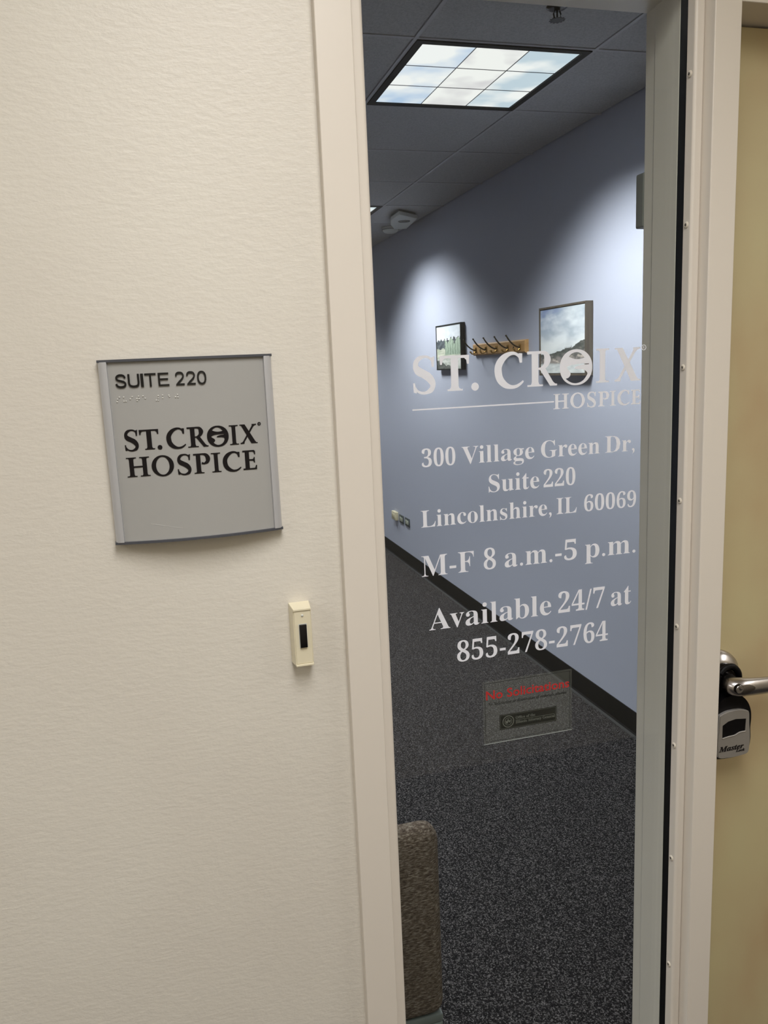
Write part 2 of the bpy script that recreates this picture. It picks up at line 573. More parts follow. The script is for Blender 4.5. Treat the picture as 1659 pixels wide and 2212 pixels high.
def glyph(ch, x0, x1, y0, y1, fn, t, th, mb=None):
    mb = mb or MB()
    for q_, shp in enumerate(G[ch]):
        mb.flat([[(x0 + p[0] / 100 * (x1 - x0), y0 + p[1] / 100 * (y1 - y0)) for p in c] for c in shp], fn, t + 0.00003 * q_, th)
    return mb


def mbold(s, cap=0x1D400, low=0x1D41A, dig=0x1D7CE):
    o = ''
    for ch in s:
        if 'A' <= ch <= 'Z':
            o += chr(cap + ord(ch) - 65)
        elif 'a' <= ch <= 'z':
            o += chr(low + ord(ch) - 97)
        elif '0' <= ch <= '9':
            o += chr(dig + ord(ch) - 48)
        else:
            o += ch
    return o


_cap = {}


def raw_text(body, offset, res=3, spacing=1.0):
    c = bpy.data.curves.new('tmp', 'FONT')
    c.body = body
    c.size = 1.0
    c.offset = offset
    c.resolution_u = res
    c.space_character = spacing
    c.extrude = 0.01
    o = bpy.data.objects.new('tmp', c)
    COL.objects.link(o)
    dg = bpy.context.evaluated_depsgraph_get()
    me = bpy.data.meshes.new_from_object(o.evaluated_get(dg))
    vs = [v.co.copy() for v in me.vertices]
    fs = [tuple(p.vertices) for p in me.polygons]
    bpy.data.objects.remove(o)
    bpy.data.curves.remove(c)
    bpy.data.meshes.remove(me)
    return vs, fs


def text(body, x0, x1, base, cap, fn, t, th, offset=-0.006, style='serif', res=3, mb=None, spacing=1.0):
    """lettering scaled so that its ink spans x0..x1 and its capitals are `cap` high"""
    enc = {'serif': mbold, 'sans': lambda s: s,
           'ital': lambda s: mbold(s, 0x1D468, 0x1D482)}[style]
    if style not in _cap:
        v, _ = raw_text(enc('H'), 0.0)
        _cap[style] = max(p.y for p in v) - min(p.y for p in v)
    vs, fs = raw_text(enc(body), offset, res, spacing)
    xa, xb = min(v.x for v in vs), max(v.x for v in vs)
    sy = cap / _cap[style]
    mb = mb or MB()
    mb.add([fn(x0 + (v.x - xa) / (xb - xa) * (x1 - x0), base + v.y * sy, t + (th if v.z > 0 else 0)) for v in vs], fs)
    return mb


# ================================================================== THE SETTING
YW = 1.0            # corridor face of the shared wall
YI = 1.11           # reception face of the shared wall
CEIL = 2.539
XR = 1.82           # blue wall on the right of reception
XL0, XL1 = 0.2115, 0.256     # left jamb
XS0, XS1 = 0.274, 0.7306     # clear sight width of the sidelight
XM0, XM1 = 0.7456, 0.787     # mullion
HD = 2.073
DX1 = 1.705         # door far edge

MB().box(-3.2, 3.2, -0.9, 9.4, -0.05, 0.0).build('floor', M['carpet'], kind='structure')

MB().box(-3.0, XL0 + 0.002, YW, YI, 0, CEIL + 0.03).box(XL0 - 0.02, 1.80, YW, YI, 2.13, CEIL + 0.03).box(1.75, 3.0, YW, YI, 0, CEIL + 0.03).build('wall_front', M['cream'], kind='structure')
MB().box(-3.0, 3.0, -0.84, -0.72, 0, CEIL + 0.03).build('wall_corridor_far', M['low_bounce_wall'], kind='structure')
MB().box(-3.1, -3.0, -0.84, YI, 0, CEIL + 0.03).build('wall_corridor_left', M['low_bounce_wall'], kind='structure')
MB().box(3.0, 3.1, -0.84, YI, 0, CEIL + 0.03).build('wall_corridor_right', M['low_bounce_wall'], kind='structure')
MB().box(XR, XR + 0.1, YI, 9.1, 0, CEIL + 0.03).build('wall_right', M['blue'], kind='structure')
MB().box(-2.4, XR, 9.0, 9.1, 0, CEIL + 0.03).build('wall_back', M['blue'], kind='structure')
MB().box(-2.5, -2.4, YI, 9.1, 0, CEIL + 0.03).build('wall_left', M['blue'], kind='structure')

# black vinyl cove base with its toe
cove = [(XR - 0.0002, 0.105), (XR - 0.004, 0.105), (XR - 0.005, 0.100), (XR - 0.005, 0.014), (XR - 0.009, 0.006), (XR - 0.020, 0.001), (XR - 0.020, 0.0002), (XR - 0.0002, 0.0002)]
MB().prism([(x, z) for x, z in cove], 'y', YI + 0.001, 8.999).build('baseboard_right', M['black_base'], kind='structure')
MB().box(-2.399, XR - 0.02, 8.994, 8.9995, 0.0002, 0.105).build('baseboard_back', M['black_base'], kind='structure')
MB().box(-2.9, XL0 - 0.004, 0.9945, 0.9998, 0.0002, 0.10).build('baseboard_front', M['black_base'], kind='structure')

# ceiling: slab, lay-in tiles and grid bars
ceil_o = MB().box(-3.2, 3.2, -0.9, 9.4, CEIL + 0.03, CEIL + 0.08).build('ceiling', M['gridgap'], kind='structure')
xs = [TX0 + PX * i for i in range(-6, 2)] + [XR - 0.002]
xs[0] = -2.398
ys = [YI + 0.004] + [TY0 + PY * j for j in range(-2, 11)] + [8.998]
LIT = set()
for cx, cy in ROOM_L:
    for i in range(len(xs) - 1):
        for j in range(len(ys) - 1):
            if xs[i] < cx < xs[i + 1] and ys[j] < cy < ys[j + 1]:
                LIT.add((i, j))
GB = 0.006
for i in range(len(xs) - 1):
    for j in range(len(ys) - 1):
        if (i, j) in LIT:
            continue
        MB().box(xs[i] + GB + 0.002, xs[i + 1] - GB - 0.002, ys[j] + GB + 0.002, ys[j + 1] - GB - 0.002, CEIL + 0.002, CEIL + 0.018).build('ceiling_tile', M['tile'], ceil_o)
for x in xs[1:-1]:
    MB().box(x - GB, x + GB, ys[0], ys[-1], CEIL - 0.001, CEIL + 0.012).build('grid_bar', M['grid'], ceil_o)
for y in ys[1:-1]:
    for i in range(len(xs) - 1):
        MB().box(xs[i] + (GB if i else 0), xs[i + 1] - (GB if i < len(xs) - 2 else 0), y - GB, y + GB, CEIL - 0.0005, CEIL + 0.012).build('grid_bar', M['grid'], ceil_o)
MB().box(-2.999, 2.999, -0.719, YW - 0.001, CEIL, CEIL + 0.02).build('corridor_soffit', M['corrceil'], ceil_o)

# ------------------------------------------------------------------ sidelight window
win = thing('window_1', None, None, (0.5, 1.05, 0), kind='structure')
E0, E1 = 0.985, 1.123
MB().prism([(XL0, YW), (XL0, E0), (XL1, E0), (XL1, 1.0385), (XS0, 1.0385), (XS0, 1.097), (XS0 - 0.002, 1.099), (XS0 - 0.002, E1), (XL0, E1)], 'z', 0, HD + 0.055).build('jamb', M['frame'], win, bevel=0.0015)
MB().prism([(XM0, E0), (XM1, E0), (XM1, E1), (XS1 + 0.0022, E1), (XS1 + 0.0022, 1.0995), (XS1, 1.097), (XS1, 1.0385), (XM0, 1.0385)], 'z', 0, HD + 0.055).build('mullion', M['frame'], win, bevel=0.0022)
MB().prism([(E0, HD + 0.015), (1.0385, HD + 0.015), (1.0385, HD), (E1, HD), (E1, HD + 0.055), (E0, HD + 0.055)], 'x', XL1, XM0).build('head', M['frame'], win, bevel=0.0015)
MB().box(XL1, XM0, E0, E1, 0.0005, 0.045).build('sill', M['frame'], win)
# removable glazing stops with softly rounded faces
def stop_prof(s, a, b):
    return [(a, 1.023), (a, 1.0065), (a + s * 0.002, 1.0045), (b - s * 0.003, 1.0045), (b, 1.007), (b, 1.023)]
MB().prism(stop_prof(-1, XM0, XS1), 'z', 0.045, HD + 0.014).build('glazing_stop', M['frame'], win, bevel=0.0015)
MB().prism(stop_prof(1, XL1, XS0), 'z', 0.045, HD + 0.014).build('glazing_stop', M['frame'], win, bevel=0.0015)
MB().prism([(1.023, HD + 0.015), (1.005, HD + 0.015), (1.005, HD), (1.023, HD)], 'x', XS0, XS1).build('glazing_stop', M['frame'], win, bevel=0.0015)
gk = MB()
gk.box(XS1 + 0.0004, XM0, 1.0231, 1.0384, 0.045, HD + 0.014).box(XL1, XS0 - 0.0004, 1.0231, 1.0384, 0.045, HD + 0.014).box(XS0, XS1, 1.0231, 1.0384, HD + 0.0004, HD + 0.0149)
gk.build('gasket', M['gasket'], win, label='black rubber glazing gasket')
MB().box(XS0 - 0.008, XS1 + 0.008, 1.0310, 1.0360, 0.046, HD + 0.008).build('pane', M['glass'], win, label='clear glass pane')
for rz in (0.3621, 0.1704, -0.0224, -0.2139, -0.4057, -0.5970, -0.7893, -0.9801, -1.172, -1.364):
    z = EYE + rz * 1.0147
    sc = MB().lathe((XS1 - 0.0001, 1.0147, z), (-1, 0, 0), [(0.0046, -0.001), (0.0046, 0.0006), (0.0036, 0.0016), (0.0024, 0.0018), (0.0022, 0.0012), (0.00001, 0.0012)], 20).build('screw', M['screw'], win)
    MB().box(XS1 - 0.0020, XS1 - 0.0016, 1.0147 - 0.0017, 1.0147 + 0.0017, z - 0.0004, z + 0.0004).box(XS1 - 0.0020, XS1 - 0.0016, 1.0147 - 0.0004, 1.0147 + 0.0004, z - 0.0017, z + 0.0017).build('screw_recess', M['slot'], sc)

# ------------------------------------------------------------------ door
door = thing('door_1', None, None, (1.25, 1.07, 0), kind='structure')
DH = EYE + 0.449
MB().box(XM1, DX1 + 0.05, E0, E1, DH, HD + 0.055).build('door_head', M['frame'], door, bevel=0.0015)
MB().box(DX1 + 0.003, DX1 + 0.05, E0, E1, 0, DH).build('door_jamb', M['frame'], door, bevel=0.0015)
leaf = MB().box(XM1 + 0.003, DX1, 1.050, 1.094, 0.008, DH - 0.003).build('door_leaf', M['door'], door, bevel=0.001)
# lever set
hx, hz = 0.829, 1.075
lev = MB().lathe((hx, 1.0499, hz), (0, -1, 0), [(0.040, 0.0), (0.040, 0.004), (0.0385, 0.009), (0.034, 0.014), (0.028, 0.018), (0.0245, 0.020), (0.00001, 0.020)], 48).build('door_handle', M['nickel'], door, label='satin nickel lever handle with key cylinder')
MB().lathe((hx, 1.0299, hz), (0, -1, 0), [(0.0245, 0.0), (0.0250, 0.005), (0.0215, 0.009), (0.0165, 0.010), (0.0150, 0.012), (0.00001, 0.012)], 40).build('collar', M['dknickel'], lev)
# lever: oval sections lofted out of the neck, then along the door
def lever():
    lx = hx - 0.010
    secs = [((hx, 1.020, hz), 0.0125, 0.0125, 90), ((hx - 0.004, 1.008, hz), 0.0130, 0.0130, 90), ((lx - 0.001, 0.998, hz), 0.0170, 0.0140, 66), ((lx + 0.007, 0.991, hz - 0.0005), 0.0170, 0.0147, 38),
            ((lx + 0.022, 0.990, hz - 0.0022), 0.0125, 0.0143, 10), ((lx + 0.044, 0.9915, hz - 0.0048), 0.0095, 0.0140, 0), ((lx + 0.064, 0.994, hz - 0.0072), 0.0085, 0.0136, -6),
            ((lx + 0.088, 0.998, hz - 0.0095), 0.0080, 0.0126, -10), ((lx + 0.108, 1.002, hz - 0.0115), 0.0070, 0.0112, -14), ((lx + 0.118, 1.006, hz - 0.0120), 0.0030, 0.0070, -30)]
    vs, fs, n = [], [], 24
    for (c, rd, rz, ang) in secs:
        a = math.radians(ang)
        # local depth axis in the xy plane, perpendicular to the direction of travel
        dirn = Vector((math.cos(a), -math.sin(a), 0))
        dep = Vector((math.sin(a), math.cos(a), 0))
        for k in range(n):
            th = 2 * math.pi * k / n
            vs.append(Vector(c) + dep * math.cos(th) * rd + Vector((0, 0, 1)) * math.sin(th) * rz)
    for i in range(len(secs) - 1):
        for k in range(n):
            fs.append((i * n + k, i * n + (k + 1) % n, (i + 1) * n + (k + 1) % n, (i + 1) * n + k))
    fs.append(tuple(range(n)))
    fs.append(tuple(len(vs) - n + k for k in range(n)))
    return MB().add(vs, fs, True)
lv = lever().build('lever', M['nickel'], lev)
ss = lv.modifiers.new('sub', 'SUBSURF')
ss.levels = ss.render_levels = 1
# thumb hollow: only its shade, as a darker patch on the lever face, and the cylinder
kx, kz = hx - 0.0125, hz + 0.0028
MB().lathe((kx, 0.9768, kz), (0, -1, 0), [(0.0073, -0.004), (0.0073, 0.0), (0.0066, 0.0003)], 32).build('cylinder_surround', M['dknickel'], lev)
MB().lathe((kx, 0.9768, kz), (0, -1, 0), [(0.0065, 0.0), (0.0065, 0.0008), (0.0060, 0.0014), (0.00001, 0.0015)], 32).build('key_cylinder', M['nickel'], lev)
MB().prism([(kx - 0.0022, kz + 0.0024), (kx - 0.0012, kz + 0.0030), (kx + 0.0030, kz - 0.0006), (kx + 0.0042, kz + 0.0004), (kx + 0.0032, kz - 0.0012), (kx - 0.0002, kz - 0.0018)], 'y', 0.9749, 0.9753).build('keyway', M['slot'], lev)
# surface patch beside the cylinder; darker nickel paints the shaded thumb hollow
def scoop_shade():
    n, rings = 28, 5
    vs, fs = [], []
    for q in range(rings + 1):
        f_ = 1 - q / rings
        for k in range(n):
            th = 2 * math.pi * k / n
            c_, s__ = math.cos(th), math.sin(th)
            wz = 0.0098 * (1 - 0.45 * (c_ + 1) / 2)
            dz = wz * s__ * f_
            vs.append((kx + 0.0165 + 0.0145 * c_ * f_, 0.9768 + 0.0010 * (c_ * f_ + 1) + 0.011 * (1 - math.sqrt(1 - (dz / 0.0148) ** 2)), kz - 0.0035 + dz))
    for q in range(rings):
        for k in range(n):
            fs.append((q * n + k, q * n + (k + 1) % n, (q + 1) * n + (k + 1) % n, (q + 1) * n + k))
    return MB().add(vs, fs, True)
scoop_shade().build('scoop_shade_patch', M['nickel_shade'], lev)

# ------------------------------------------------------------------ lock box hanging from the lever
lb = thing('key_lock_box', 'grey and black key lock box hanging from the door lever', 'lock box', (0.829, 1.02, 0.95))
cxb = 0.829
half = [(0.0, 1.0535), (0.0147, 1.0518), (0.0273, 1.0405), (0.0343, 1.0260), (0.0362, 1.0120), (0.0354, 0.9950), (0.0364, 0.9774), (0.0343, 0.9620), (0.0302, 0.9520), (0.015, 0.9492), (0.0, 0.9485)]
def outline(hs, sx=1.0, dz=0.0, top=None):
    r_ = [(cxb + a * sx, b + dz) for a, b in crom(hs, 4)]
    l_ = [(cxb - a * sx, b + dz) for a, b in crom(hs, 4)]
    return r_ + l_[::-1][1:-1]
MB().prism(outline(half), 'y', 1.006, 1.046, True).build('shell', M['boxblack'], lb, bevel=0.003)
face = [(0.0, 1.0305), (0.012, 1.0298), (0.0235, 1.0262), (0.0265, 1.0225), (0.0275, 1.0050), (0.0296, 0.9850), (0.0290, 0.9680), (0.0262, 0.9560), (0.012, 0.9535), (0.0, 0.9530)]
fo_ = outline(face)
MB().prism([(cxb + (x - cxb) * 1.03, 0.99 + (z - 0.99) * 1.02) for x, z in fo_], 'y', 1.0015, 1.0065, True).build('face_rim', M['boxrim'], lb)
wn_ = [(-0.0222, 1.0095), (-0.012, 1.0150), (0.002, 1.0170), (0.0215, 1.0145), (0.0212, 1.0135), (0.0205, 0.9950), (0.0200, 0.9935)] + crom([(0.0200, 0.9935), (0.010, 0.9935), (0.000, 0.9900), (-0.010, 0.9895), (-0.0222, 0.9880)], 4)[1:]
fp = MB()
fp.flat([fo_, [(cxb + a, b) for a, b in wn_]], lambda x, z, t: (x, 0.9995 - t, z), -0.0020, 0.0020)
fp.build('face_plate', M['boxgrey'], lb)
MB().prism([(cxb + a * 1.05, 1.0025 + (b - 1.0025) * 1.05) for a, b in wn_], 'y', 1.0003, 1.0013).build('shutter_recess', M['boxblack'], lb)
lip = [(cxb + a, 0.9993, b) for a, b in wn_[6:]]
MB().tube(lip, 0.0010, 8).build('shutter_lip', M['boxrim'], lb)
ffn = lambda x, z, t: (x, 0.9993 - t, z)
tx = text('Master', cxb - 0.0275, cxb + 0.0185, 0.9655, 0.0085, ffn, 0, 0.0003, 0.012, 'ital')
text('Lock', cxb + 0.004, cxb + 0.0205, 0.9608, 0.0042, ffn, 0, 0.0003, 0.02, 'ital', mb=tx)
tx.build('lettering', M['black_print'], lb)
sh = [(cxb - 0.021, 1.020, 1.040), (cxb - 0.021, 1.018, 1.070), (cxb - 0.018, 1.0165, 1.086), (cxb - 0.009, 1.016, 1.0965), (cxb, 1.016, 1.0990), (cxb + 0.009, 1.016, 1.0965), (cxb + 0.018, 1.0165, 1.086), (cxb + 0.021, 1.018, 1.070), (cxb + 0.021, 1.020, 1.040)]
MB().tube(crom(sh, 4), 0.0042, 12).build('shackle', M['boxblack'], lb)

# ------------------------------------------------------------------ suite sign
sg = thing('suite_sign', 'grey curved suite sign with black lettering on the cream wall', 'sign', (0.037, 0.995, 1.392))
SC, SH = 0.0372, 0.0995
def arc(x):
    u = (x - SC) / SH
    return 0.9905 - 0.0140 * (1 - u * u)
z0s, z1s = 1.3945, 1.6048
N = 24
xa, xb = SC - 0.0905, SC + 0.0905
vs, fs = [], []
front = [(xa + (xb - xa) * i / N) for i in range(N + 1)]
poly = [(x, arc(x) + 0.0012) for x in front] + [(x, arc(x) + 0.004) for x in front[::-1]]
MB().prism(poly, 'z', z0s, z1s, True).build('panel', M['panel'], sg)
for s_ in (-1, 1):
    xo, xi = SC + s_ * 0.0995, SC + s_ * 0.0893
    pts = crom([(xo, 0.9995), (xo, 0.9925), (SC + s_ * 0.0985, 0.9890), (SC + s_ * 0.0955, 0.9862), (SC + s_ * 0.0920, 0.9855), (xi, 0.9868), (xi, 0.9995)], 3)
    MB().prism(pts, 'z', z0s - 0.0005, z1s + 0.0005, True).build('side_rail', M['alu'], sg, bevel=0.0004)
for za, zb in ((z1s, z1s + 0.0030), (z0s - 0.0030, z0s)):
    fr = [SC - 0.1003 + 0.2006 * i / N for i in range(N + 1)]
    MB().prism([(x, arc(x) - 0.0022) for x in fr] + [(fr[-1], 0.9997), (fr[0], 0.9997)], 'z', za, zb).build('end_cap', M['alu_dark'], sg, bevel=0.0008)
MB().box(SC - 0.088, SC + 0.088, 0.9935, 0.9998, z0s + 0.002, z1s - 0.002).build('backing', M['alu_dark'], sg)

def on_sign(Y):
    """x, z measured on the plane y=Y -> same sight line on the curved panel"""
    def fn(x, z, t):
        q = x
        for _ in range(4):
            y = arc(q) + 0.0012 - 0.0004 - t
            q = x * y / Y
        return (q, y, EYE + (z - EYE) * y / Y)
    return fn

# raised monoline capitals and figures
W = 16.5
SG = {'S': [stroke([(88, 72, W), (80, 86, W), (62, 93, W), (38, 93, W), (18, 84, W), (13, 70, W), (26, 57, W), (52, 50, W), (78, 42, W), (89, 28, W), (82, 13, W), (60, 6.5, W), (36, 7, W), (16, 16, W), (9, 32, W)])],
      'U': [stroke([(10, 100, 17), (10, 60, 17), (10, 32, 17), (20, 13, W), (50, 6.5, W), (80, 13, W), (90, 32, 17), (90, 60, 17), (90, 100, 17)])],
      'I': [[[(15, 0), (85, 0), (85, 100), (15, 100)]]],
      'T': [[[(41, 0), (58, 0), (58, 94), (41, 94)]], [[(0, 86.5), (100, 86.5), (100, 100), (0, 100)]]],
      'E': [[[(0, 0), (18, 0), (18, 100), (0, 100)]], [[(0, 0), (100, 0), (100, 13), (0, 13)]], [[(0, 45), (92, 45), (92, 58), (0, 58)]], [[(0, 87), (98, 87), (98, 100), (0, 100)]]],
      '2': [stroke([(10, 68, W), (14, 84, W), (30, 93, W), (52, 94, W), (74, 90, W), (87, 76, W), (84, 60, W), (66, 42, W), (36, 22, W), (20, 8, W)]), [[(4, 0), (98, 0), (98, 13.5), (10, 13.5)]]],
      '0': [[ell(50, 50, 50, 52, 48, 2.3), ell(50, 50, 31, 38, 48, 2.2)]]}
G['sS'], G['sU'], G['sI'], G['sT'], G['sE'], G['s2'], G['s0'] = (SG[k] for k in 'SUITE20')
sf = on_sign(0.982)
for ch, a, b in [('sS', -0.0447, -0.0322), ('sU', -0.0308, -0.0177), ('sI', -0.0172, -0.0127), ('sT', -0.0119, 0.0007), ('sE', 0.0030, 0.0152), ('s2', 0.0222, 0.0328), ('s2', 0.0348, 0.0455), ('s0', 0.0473, 0.0579)]:
    glyph(ch, a, b, 1.5755, 1.5908, sf, 0.0, 0.0010).build('raised_character', M['black_raised'], sg)
bd = MB()
for bx, bz in [(-0.0445, 1.5599), (-0.0437, 1.5627), (-0.0417, 1.565), (-0.037, 1.5648), (-0.0369, 1.5601), (-0.0347, 1.56), (-0.0276, 1.5648), (-0.0299, 1.5623), (-0.0204, 1.565), (-0.0226, 1.5623), (-0.0202, 1.5621), (-0.0225, 1.5601), (-0.0155, 1.5651), (-0.0132, 1.5623), (0.0015, 1.5645), (0.0014, 1.5619), (0.0012, 1.5592), (-0.001, 1.5594), (0.0064, 1.5648), (0.0062, 1.5618), (0.0134, 1.5644), (0.014, 1.5628), (0.0234, 1.5647), (0.0209, 1.562), (0.0236, 1.5618)]:
    p = sf(bx, bz, -0.0004)
    bd.lathe(p, (0, -1, 0), [(0.00095, 0), (0.00085, 0.0005), (0.0005, 0.0009), (0.00001, 0.0010)], 10)
bd.build('braille_dots', M['braille'], sg, kind='stuff')
lf = on_sign(0.9795)
for ch, a, b, za, zb in [('S', -0.0415, -0.0247, 1.5024, 1.5275), ('T', -0.0241, -0.0022, 1.5031, 1.5265), ('.', -0.0046, 0.0008, 1.5022, 1.5076), ('C', 0.0062, 0.0285, 1.5016, 1.5266), ('R', 0.0302, 0.0540, 1.5022, 1.5262),
                         ('roundel_sign', 0.0529, 0.0784, 1.5009, 1.5261), ('I', 0.0793, 0.0899, 1.5020, 1.5255), ('X', 0.0914, 0.1124, 1.5024, 1.5256),
                         ('H', -0.0413, -0.0154, 1.4722, 1.4951), ('O', -0.0134, 0.0121, 1.4704, 1.4955), ('S', 0.0154, 0.0326, 1.4701, 1.4951), ('P', 0.0350, 0.0544, 1.4706, 1.4944), ('I', 0.0558, 0.0667, 1.4706, 1.4939),
                         ('C', 0.0691, 0.0910, 1.4697, 1.4943), ('E', 0.0930, 0.1100, 1.4706, 1.4942)]:
    glyph(ch, a, b, za, zb, lf, 0.0, 0.0002).build('letter', M['black_print'], sg)
rg = MB()
rg.flat([ell(0.1156, 1.5253, 0.0021, 0.0021, 24), ell(0.1156, 1.5253, 0.0012, 0.0012, 24)], lf, 0, 0.0002)
text('R', 0.1148, 0.1165, 1.5243, 0.0020, lf, 0, 0.0002, 0.01, 'sans', mb=rg)
rg.build('registered_mark', M['black_print'], sg)
MB().tube([sf(x, z, -0.0002) for x, z in crom([(-0.0205, 1.4145), (-0.008, 1.4115), (0.006, 1.4080), (0.016, 1.4060)], 5)], 0.00010, 5).build('scratch', M['braille'], sg, label='fine pale scratch')

# ------------------------------------------------------------------ doorbell
db = thing('doorbell', 'cream plastic doorbell with a black push button left of the frame', 'doorbell', (0.1535, 1.0, 1.212))
b0, b1, c0, c1 = 0.1412, 0.1645, 1.2114, 1.2905
hv = [(0.1387, 0.9998, 1.2114), (0.1657, 0.9998, 1.2114), (0.1657, 0.9998, 1.2925), (0.1387, 0.9998, 1.2925),
      (0.1412, 0.981, 1.2116), (0.1645, 0.981, 1.2116), (0.1645, 0.981, 1.2888), (0.1412, 0.981, 1.2888)]
MB().add(hv, [(0, 3, 2, 1), (4, 5, 6, 7), (0, 1, 5, 4), (1, 2, 6, 5), (2, 3, 7, 6), (3, 0, 4, 7)]).build('housing', M['bell'], db, bevel=0.0010)
fb = MB().box(b0 + 0.0012, b1 - 0.0012, 0.9795, 0.982, c0 + 0.0035, c1 - 0.0050).build('face_plate', M['bell'], db, bevel=0.0005)
MB().box(b0 + 0.0002, b1 - 0.0002, 0.9782, 0.982, c0 + 0.0003, c0 + 0.0032).build('bottom_lip', M['bell'], db, bevel=0.0006)
MB().box(b0 + 0.0002, b1 - 0.0002, 0.9782, 0.982, c1 - 0.0048, c1 - 0.0018).build('top_lip', M['bell'], db, bevel=0.0006)
MB().box(0.1474, 0.1580, 0.9792, 0.9800, 1.2365, 1.2685).build('button_surround', M['white_plastic'], db)
MB().rbox(0.1481, 0.1573, 0.9762, 0.9796, 1.2372, 1.2678, 0.0008).build('push_button', M['bell_btn'], db)
MB().lathe((0.1529, 0.9795, 1.2795), (0, -1, 0), [(0.0016, 0), (0.0015, 0.0008), (0.0009, 0.0014), (0.00001, 0.0015)], 16).build('status_stud', M['white_plastic'], db)

# ------------------------------------------------------------------ white vinyl lettering on the glass
YV = 1.0309
vf = lambda x, z, t: (x, YV - t, z)
def vin(name, label, x, z):
    return thing(name, label, 'lettering', (x, YV, z), 'white vinyl lettering on the glass')
lg = vin('vinyl_logo', 'largest white vinyl capitals with a round river emblem, top line on the glass', 0.50, 1.549)
for ch, a, b, za, zb in [('S', 0.3273, 0.3615, 1.5478, 1.5982), ('T', 0.3664, 0.4088, 1.5500, 1.5970), ('.', 0.4110, 0.4219, 1.5487, 1.5597), ('C', 0.4455, 0.4894, 1.5487, 1.5984), ('R', 0.4940, 0.5392, 1.5500, 1.5980),
                         ('I', 0.6000, 0.6206, 1.5505, 1.5979), ('X', 0.6288, 0.6712, 1.5508, 1.5978)]:
    glyph(ch, a, b, za, zb, vf, 0, 0.0002).build('letter', M['vinyl'], lg)
glyph('roundel_glass', 0.5435, 0.5942, 1.5488, 1.5985, vf, 0, 0.0002).build('emblem', M['vinyl'], lg, label='round white emblem with a river cut out')
rg = MB()
rg.flat([ell(0.6764, 1.5971, 0.0040, 0.0040, 32), ell(0.6764, 1.5971, 0.0030, 0.0031, 32)], vf, 0, 0.0002)
text('R', 0.6752, 0.6779, 1.5953, 0.0036, vf, 0, 0.0002, 0.0, 'sans', mb=rg)
rg.build('registered_mark', M['vinyl'], lg)
ho = vin('vinyl_subline', 'small white vinyl capitals under the large line, right end on the glass', 0.60, 1.517)
for ch, a, b in [('H', 0.5335, 0.5573), ('O', 0.5597, 0.5825), ('S', 0.5857, 0.6008), ('P', 0.6038, 0.6210), ('I', 0.6224, 0.6321), ('C', 0.6348, 0.6548), ('E', 0.6568, 0.6726)]:
    k = 0.0006 if ch in 'OSC' else 0
    glyph(ch, a, b, 1.5170 - k, 1.5380 + k, vf, 0, 0.0002).build('letter', M['vinyl'], ho)
o = MB().box(0.3261, 0.5345, YV - 0.0002, YV, 1.5266, 1.5285).build('vinyl_rule', M['vinyl'], base=(0.43, YV, 1.5266), label='thin white horizontal vinyl rule on the glass', cat='lettering', group='white vinyl lettering on the glass')

LINES = [('white vinyl street address line on the glass, starting with 300', 1.4497, 0.0240, [('300', 0.3368, 0.3853), ('Village', 0.3945, 0.5036), ('Green', 0.5138, 0.6066), ('Dr,', 0.6154, 0.6637)]),
         ('short white vinyl line on the glass reading Suite 220', 1.4073, 0.0246, [('Suite', 0.4334, 0.5107), ('220', 0.5175, 0.5676)]),
         ('white vinyl town and postcode line on the glass', 1.3665, 0.0236, [('Lincolnshire,', 0.3328, 0.5298), ('IL', 0.5376, 0.5698), ('60069', 0.5818, 0.6672)]),
         ('white vinyl opening hours line on the glass', 1.2968, 0.0296, [('M-F', 0.3312, 0.4088), ('8', 0.4237, 0.4422), ('a.m.-5', 0.4557, 0.5698), ('p.m.', 0.5834, 0.6674)]),
         ('white vinyl line on the glass starting with Available', 1.2180, 0.0308, [('Available', 0.3394, 0.5282), ('24/7', 0.5397, 0.6163), ('at', 0.6265, 0.6611)]),
         ('white vinyl telephone number line on the glass, lowest line', 1.1654, 0.0300, [('855-278-2764', 0.3797, 0.6220)])]
for lab, base, cap, words in LINES:
    t_ = vin('vinyl_line', lab, (words[0][1] + words[-1][2]) / 2, base)
    for wd, a, b in words:
        text(wd, a, b, base, cap, vf, 0, 0.0002, -0.005, 'serif').build('word', M['vinyl'], t_)

# ------------------------------------------------------------------ no-solicitation decal
YD = 1.0368
dk = thing('window_decal', 'small clear rectangular decal with red heading low on the glass', 'sticker', (0.4925, YD, 1.028))
MB().box(0.4203, 0.5647, YD - 0.0003, YD - 0.0001, 1.0283, 1.1264).build('film', M['film'], dk)
MB().box(0.4203, 0.5647, YD - 0.0006, YD - 0.0001, 1.0279, 1.0287).build('film_edge', M['steel_edge'], dk)
df = lambda x, z, t: (x, YD - 0.0003 - t, z)
def outline_rect(x0, x1, z0, z1, w_, mb):
    for a in ((x0, x1, z0, z0 + w_), (x0, x1, z1 - w_, z1), (x0, x0 + w_, z0 + w_, z1 - w_), (x1 - w_, x1, z0 + w_, z1 - w_)):
        mb.box(a[0], a[1], YD - 0.0005, YD - 0.0003, a[2], a[3])
    return mb
outline_rect(0.4229, 0.5617, 1.0318, 1.1236, 0.0006, MB()).build('border', M['decal_black'], dk)
text('No Solicitations', 0.4250, 0.5602, 1.0980, 0.0132, df, 0, 0.0002, 0.013, 'sans').build('heading', M['red'], dk, label='red heading')
text('No Solicitation or distribution of materials allowed', 0.4280, 0.5560, 1.0882, 0.0046, df, 0, 0.0002, 0.0, 'ital').build('subheading', M['decal_black'], dk)
pl_ = MB().box(0.4458, 0.5388, YD - 0.0004, YD - 0.0003, 1.0470, 1.0709).build('seal_panel', M['decal_black'], dk, label='black panel')
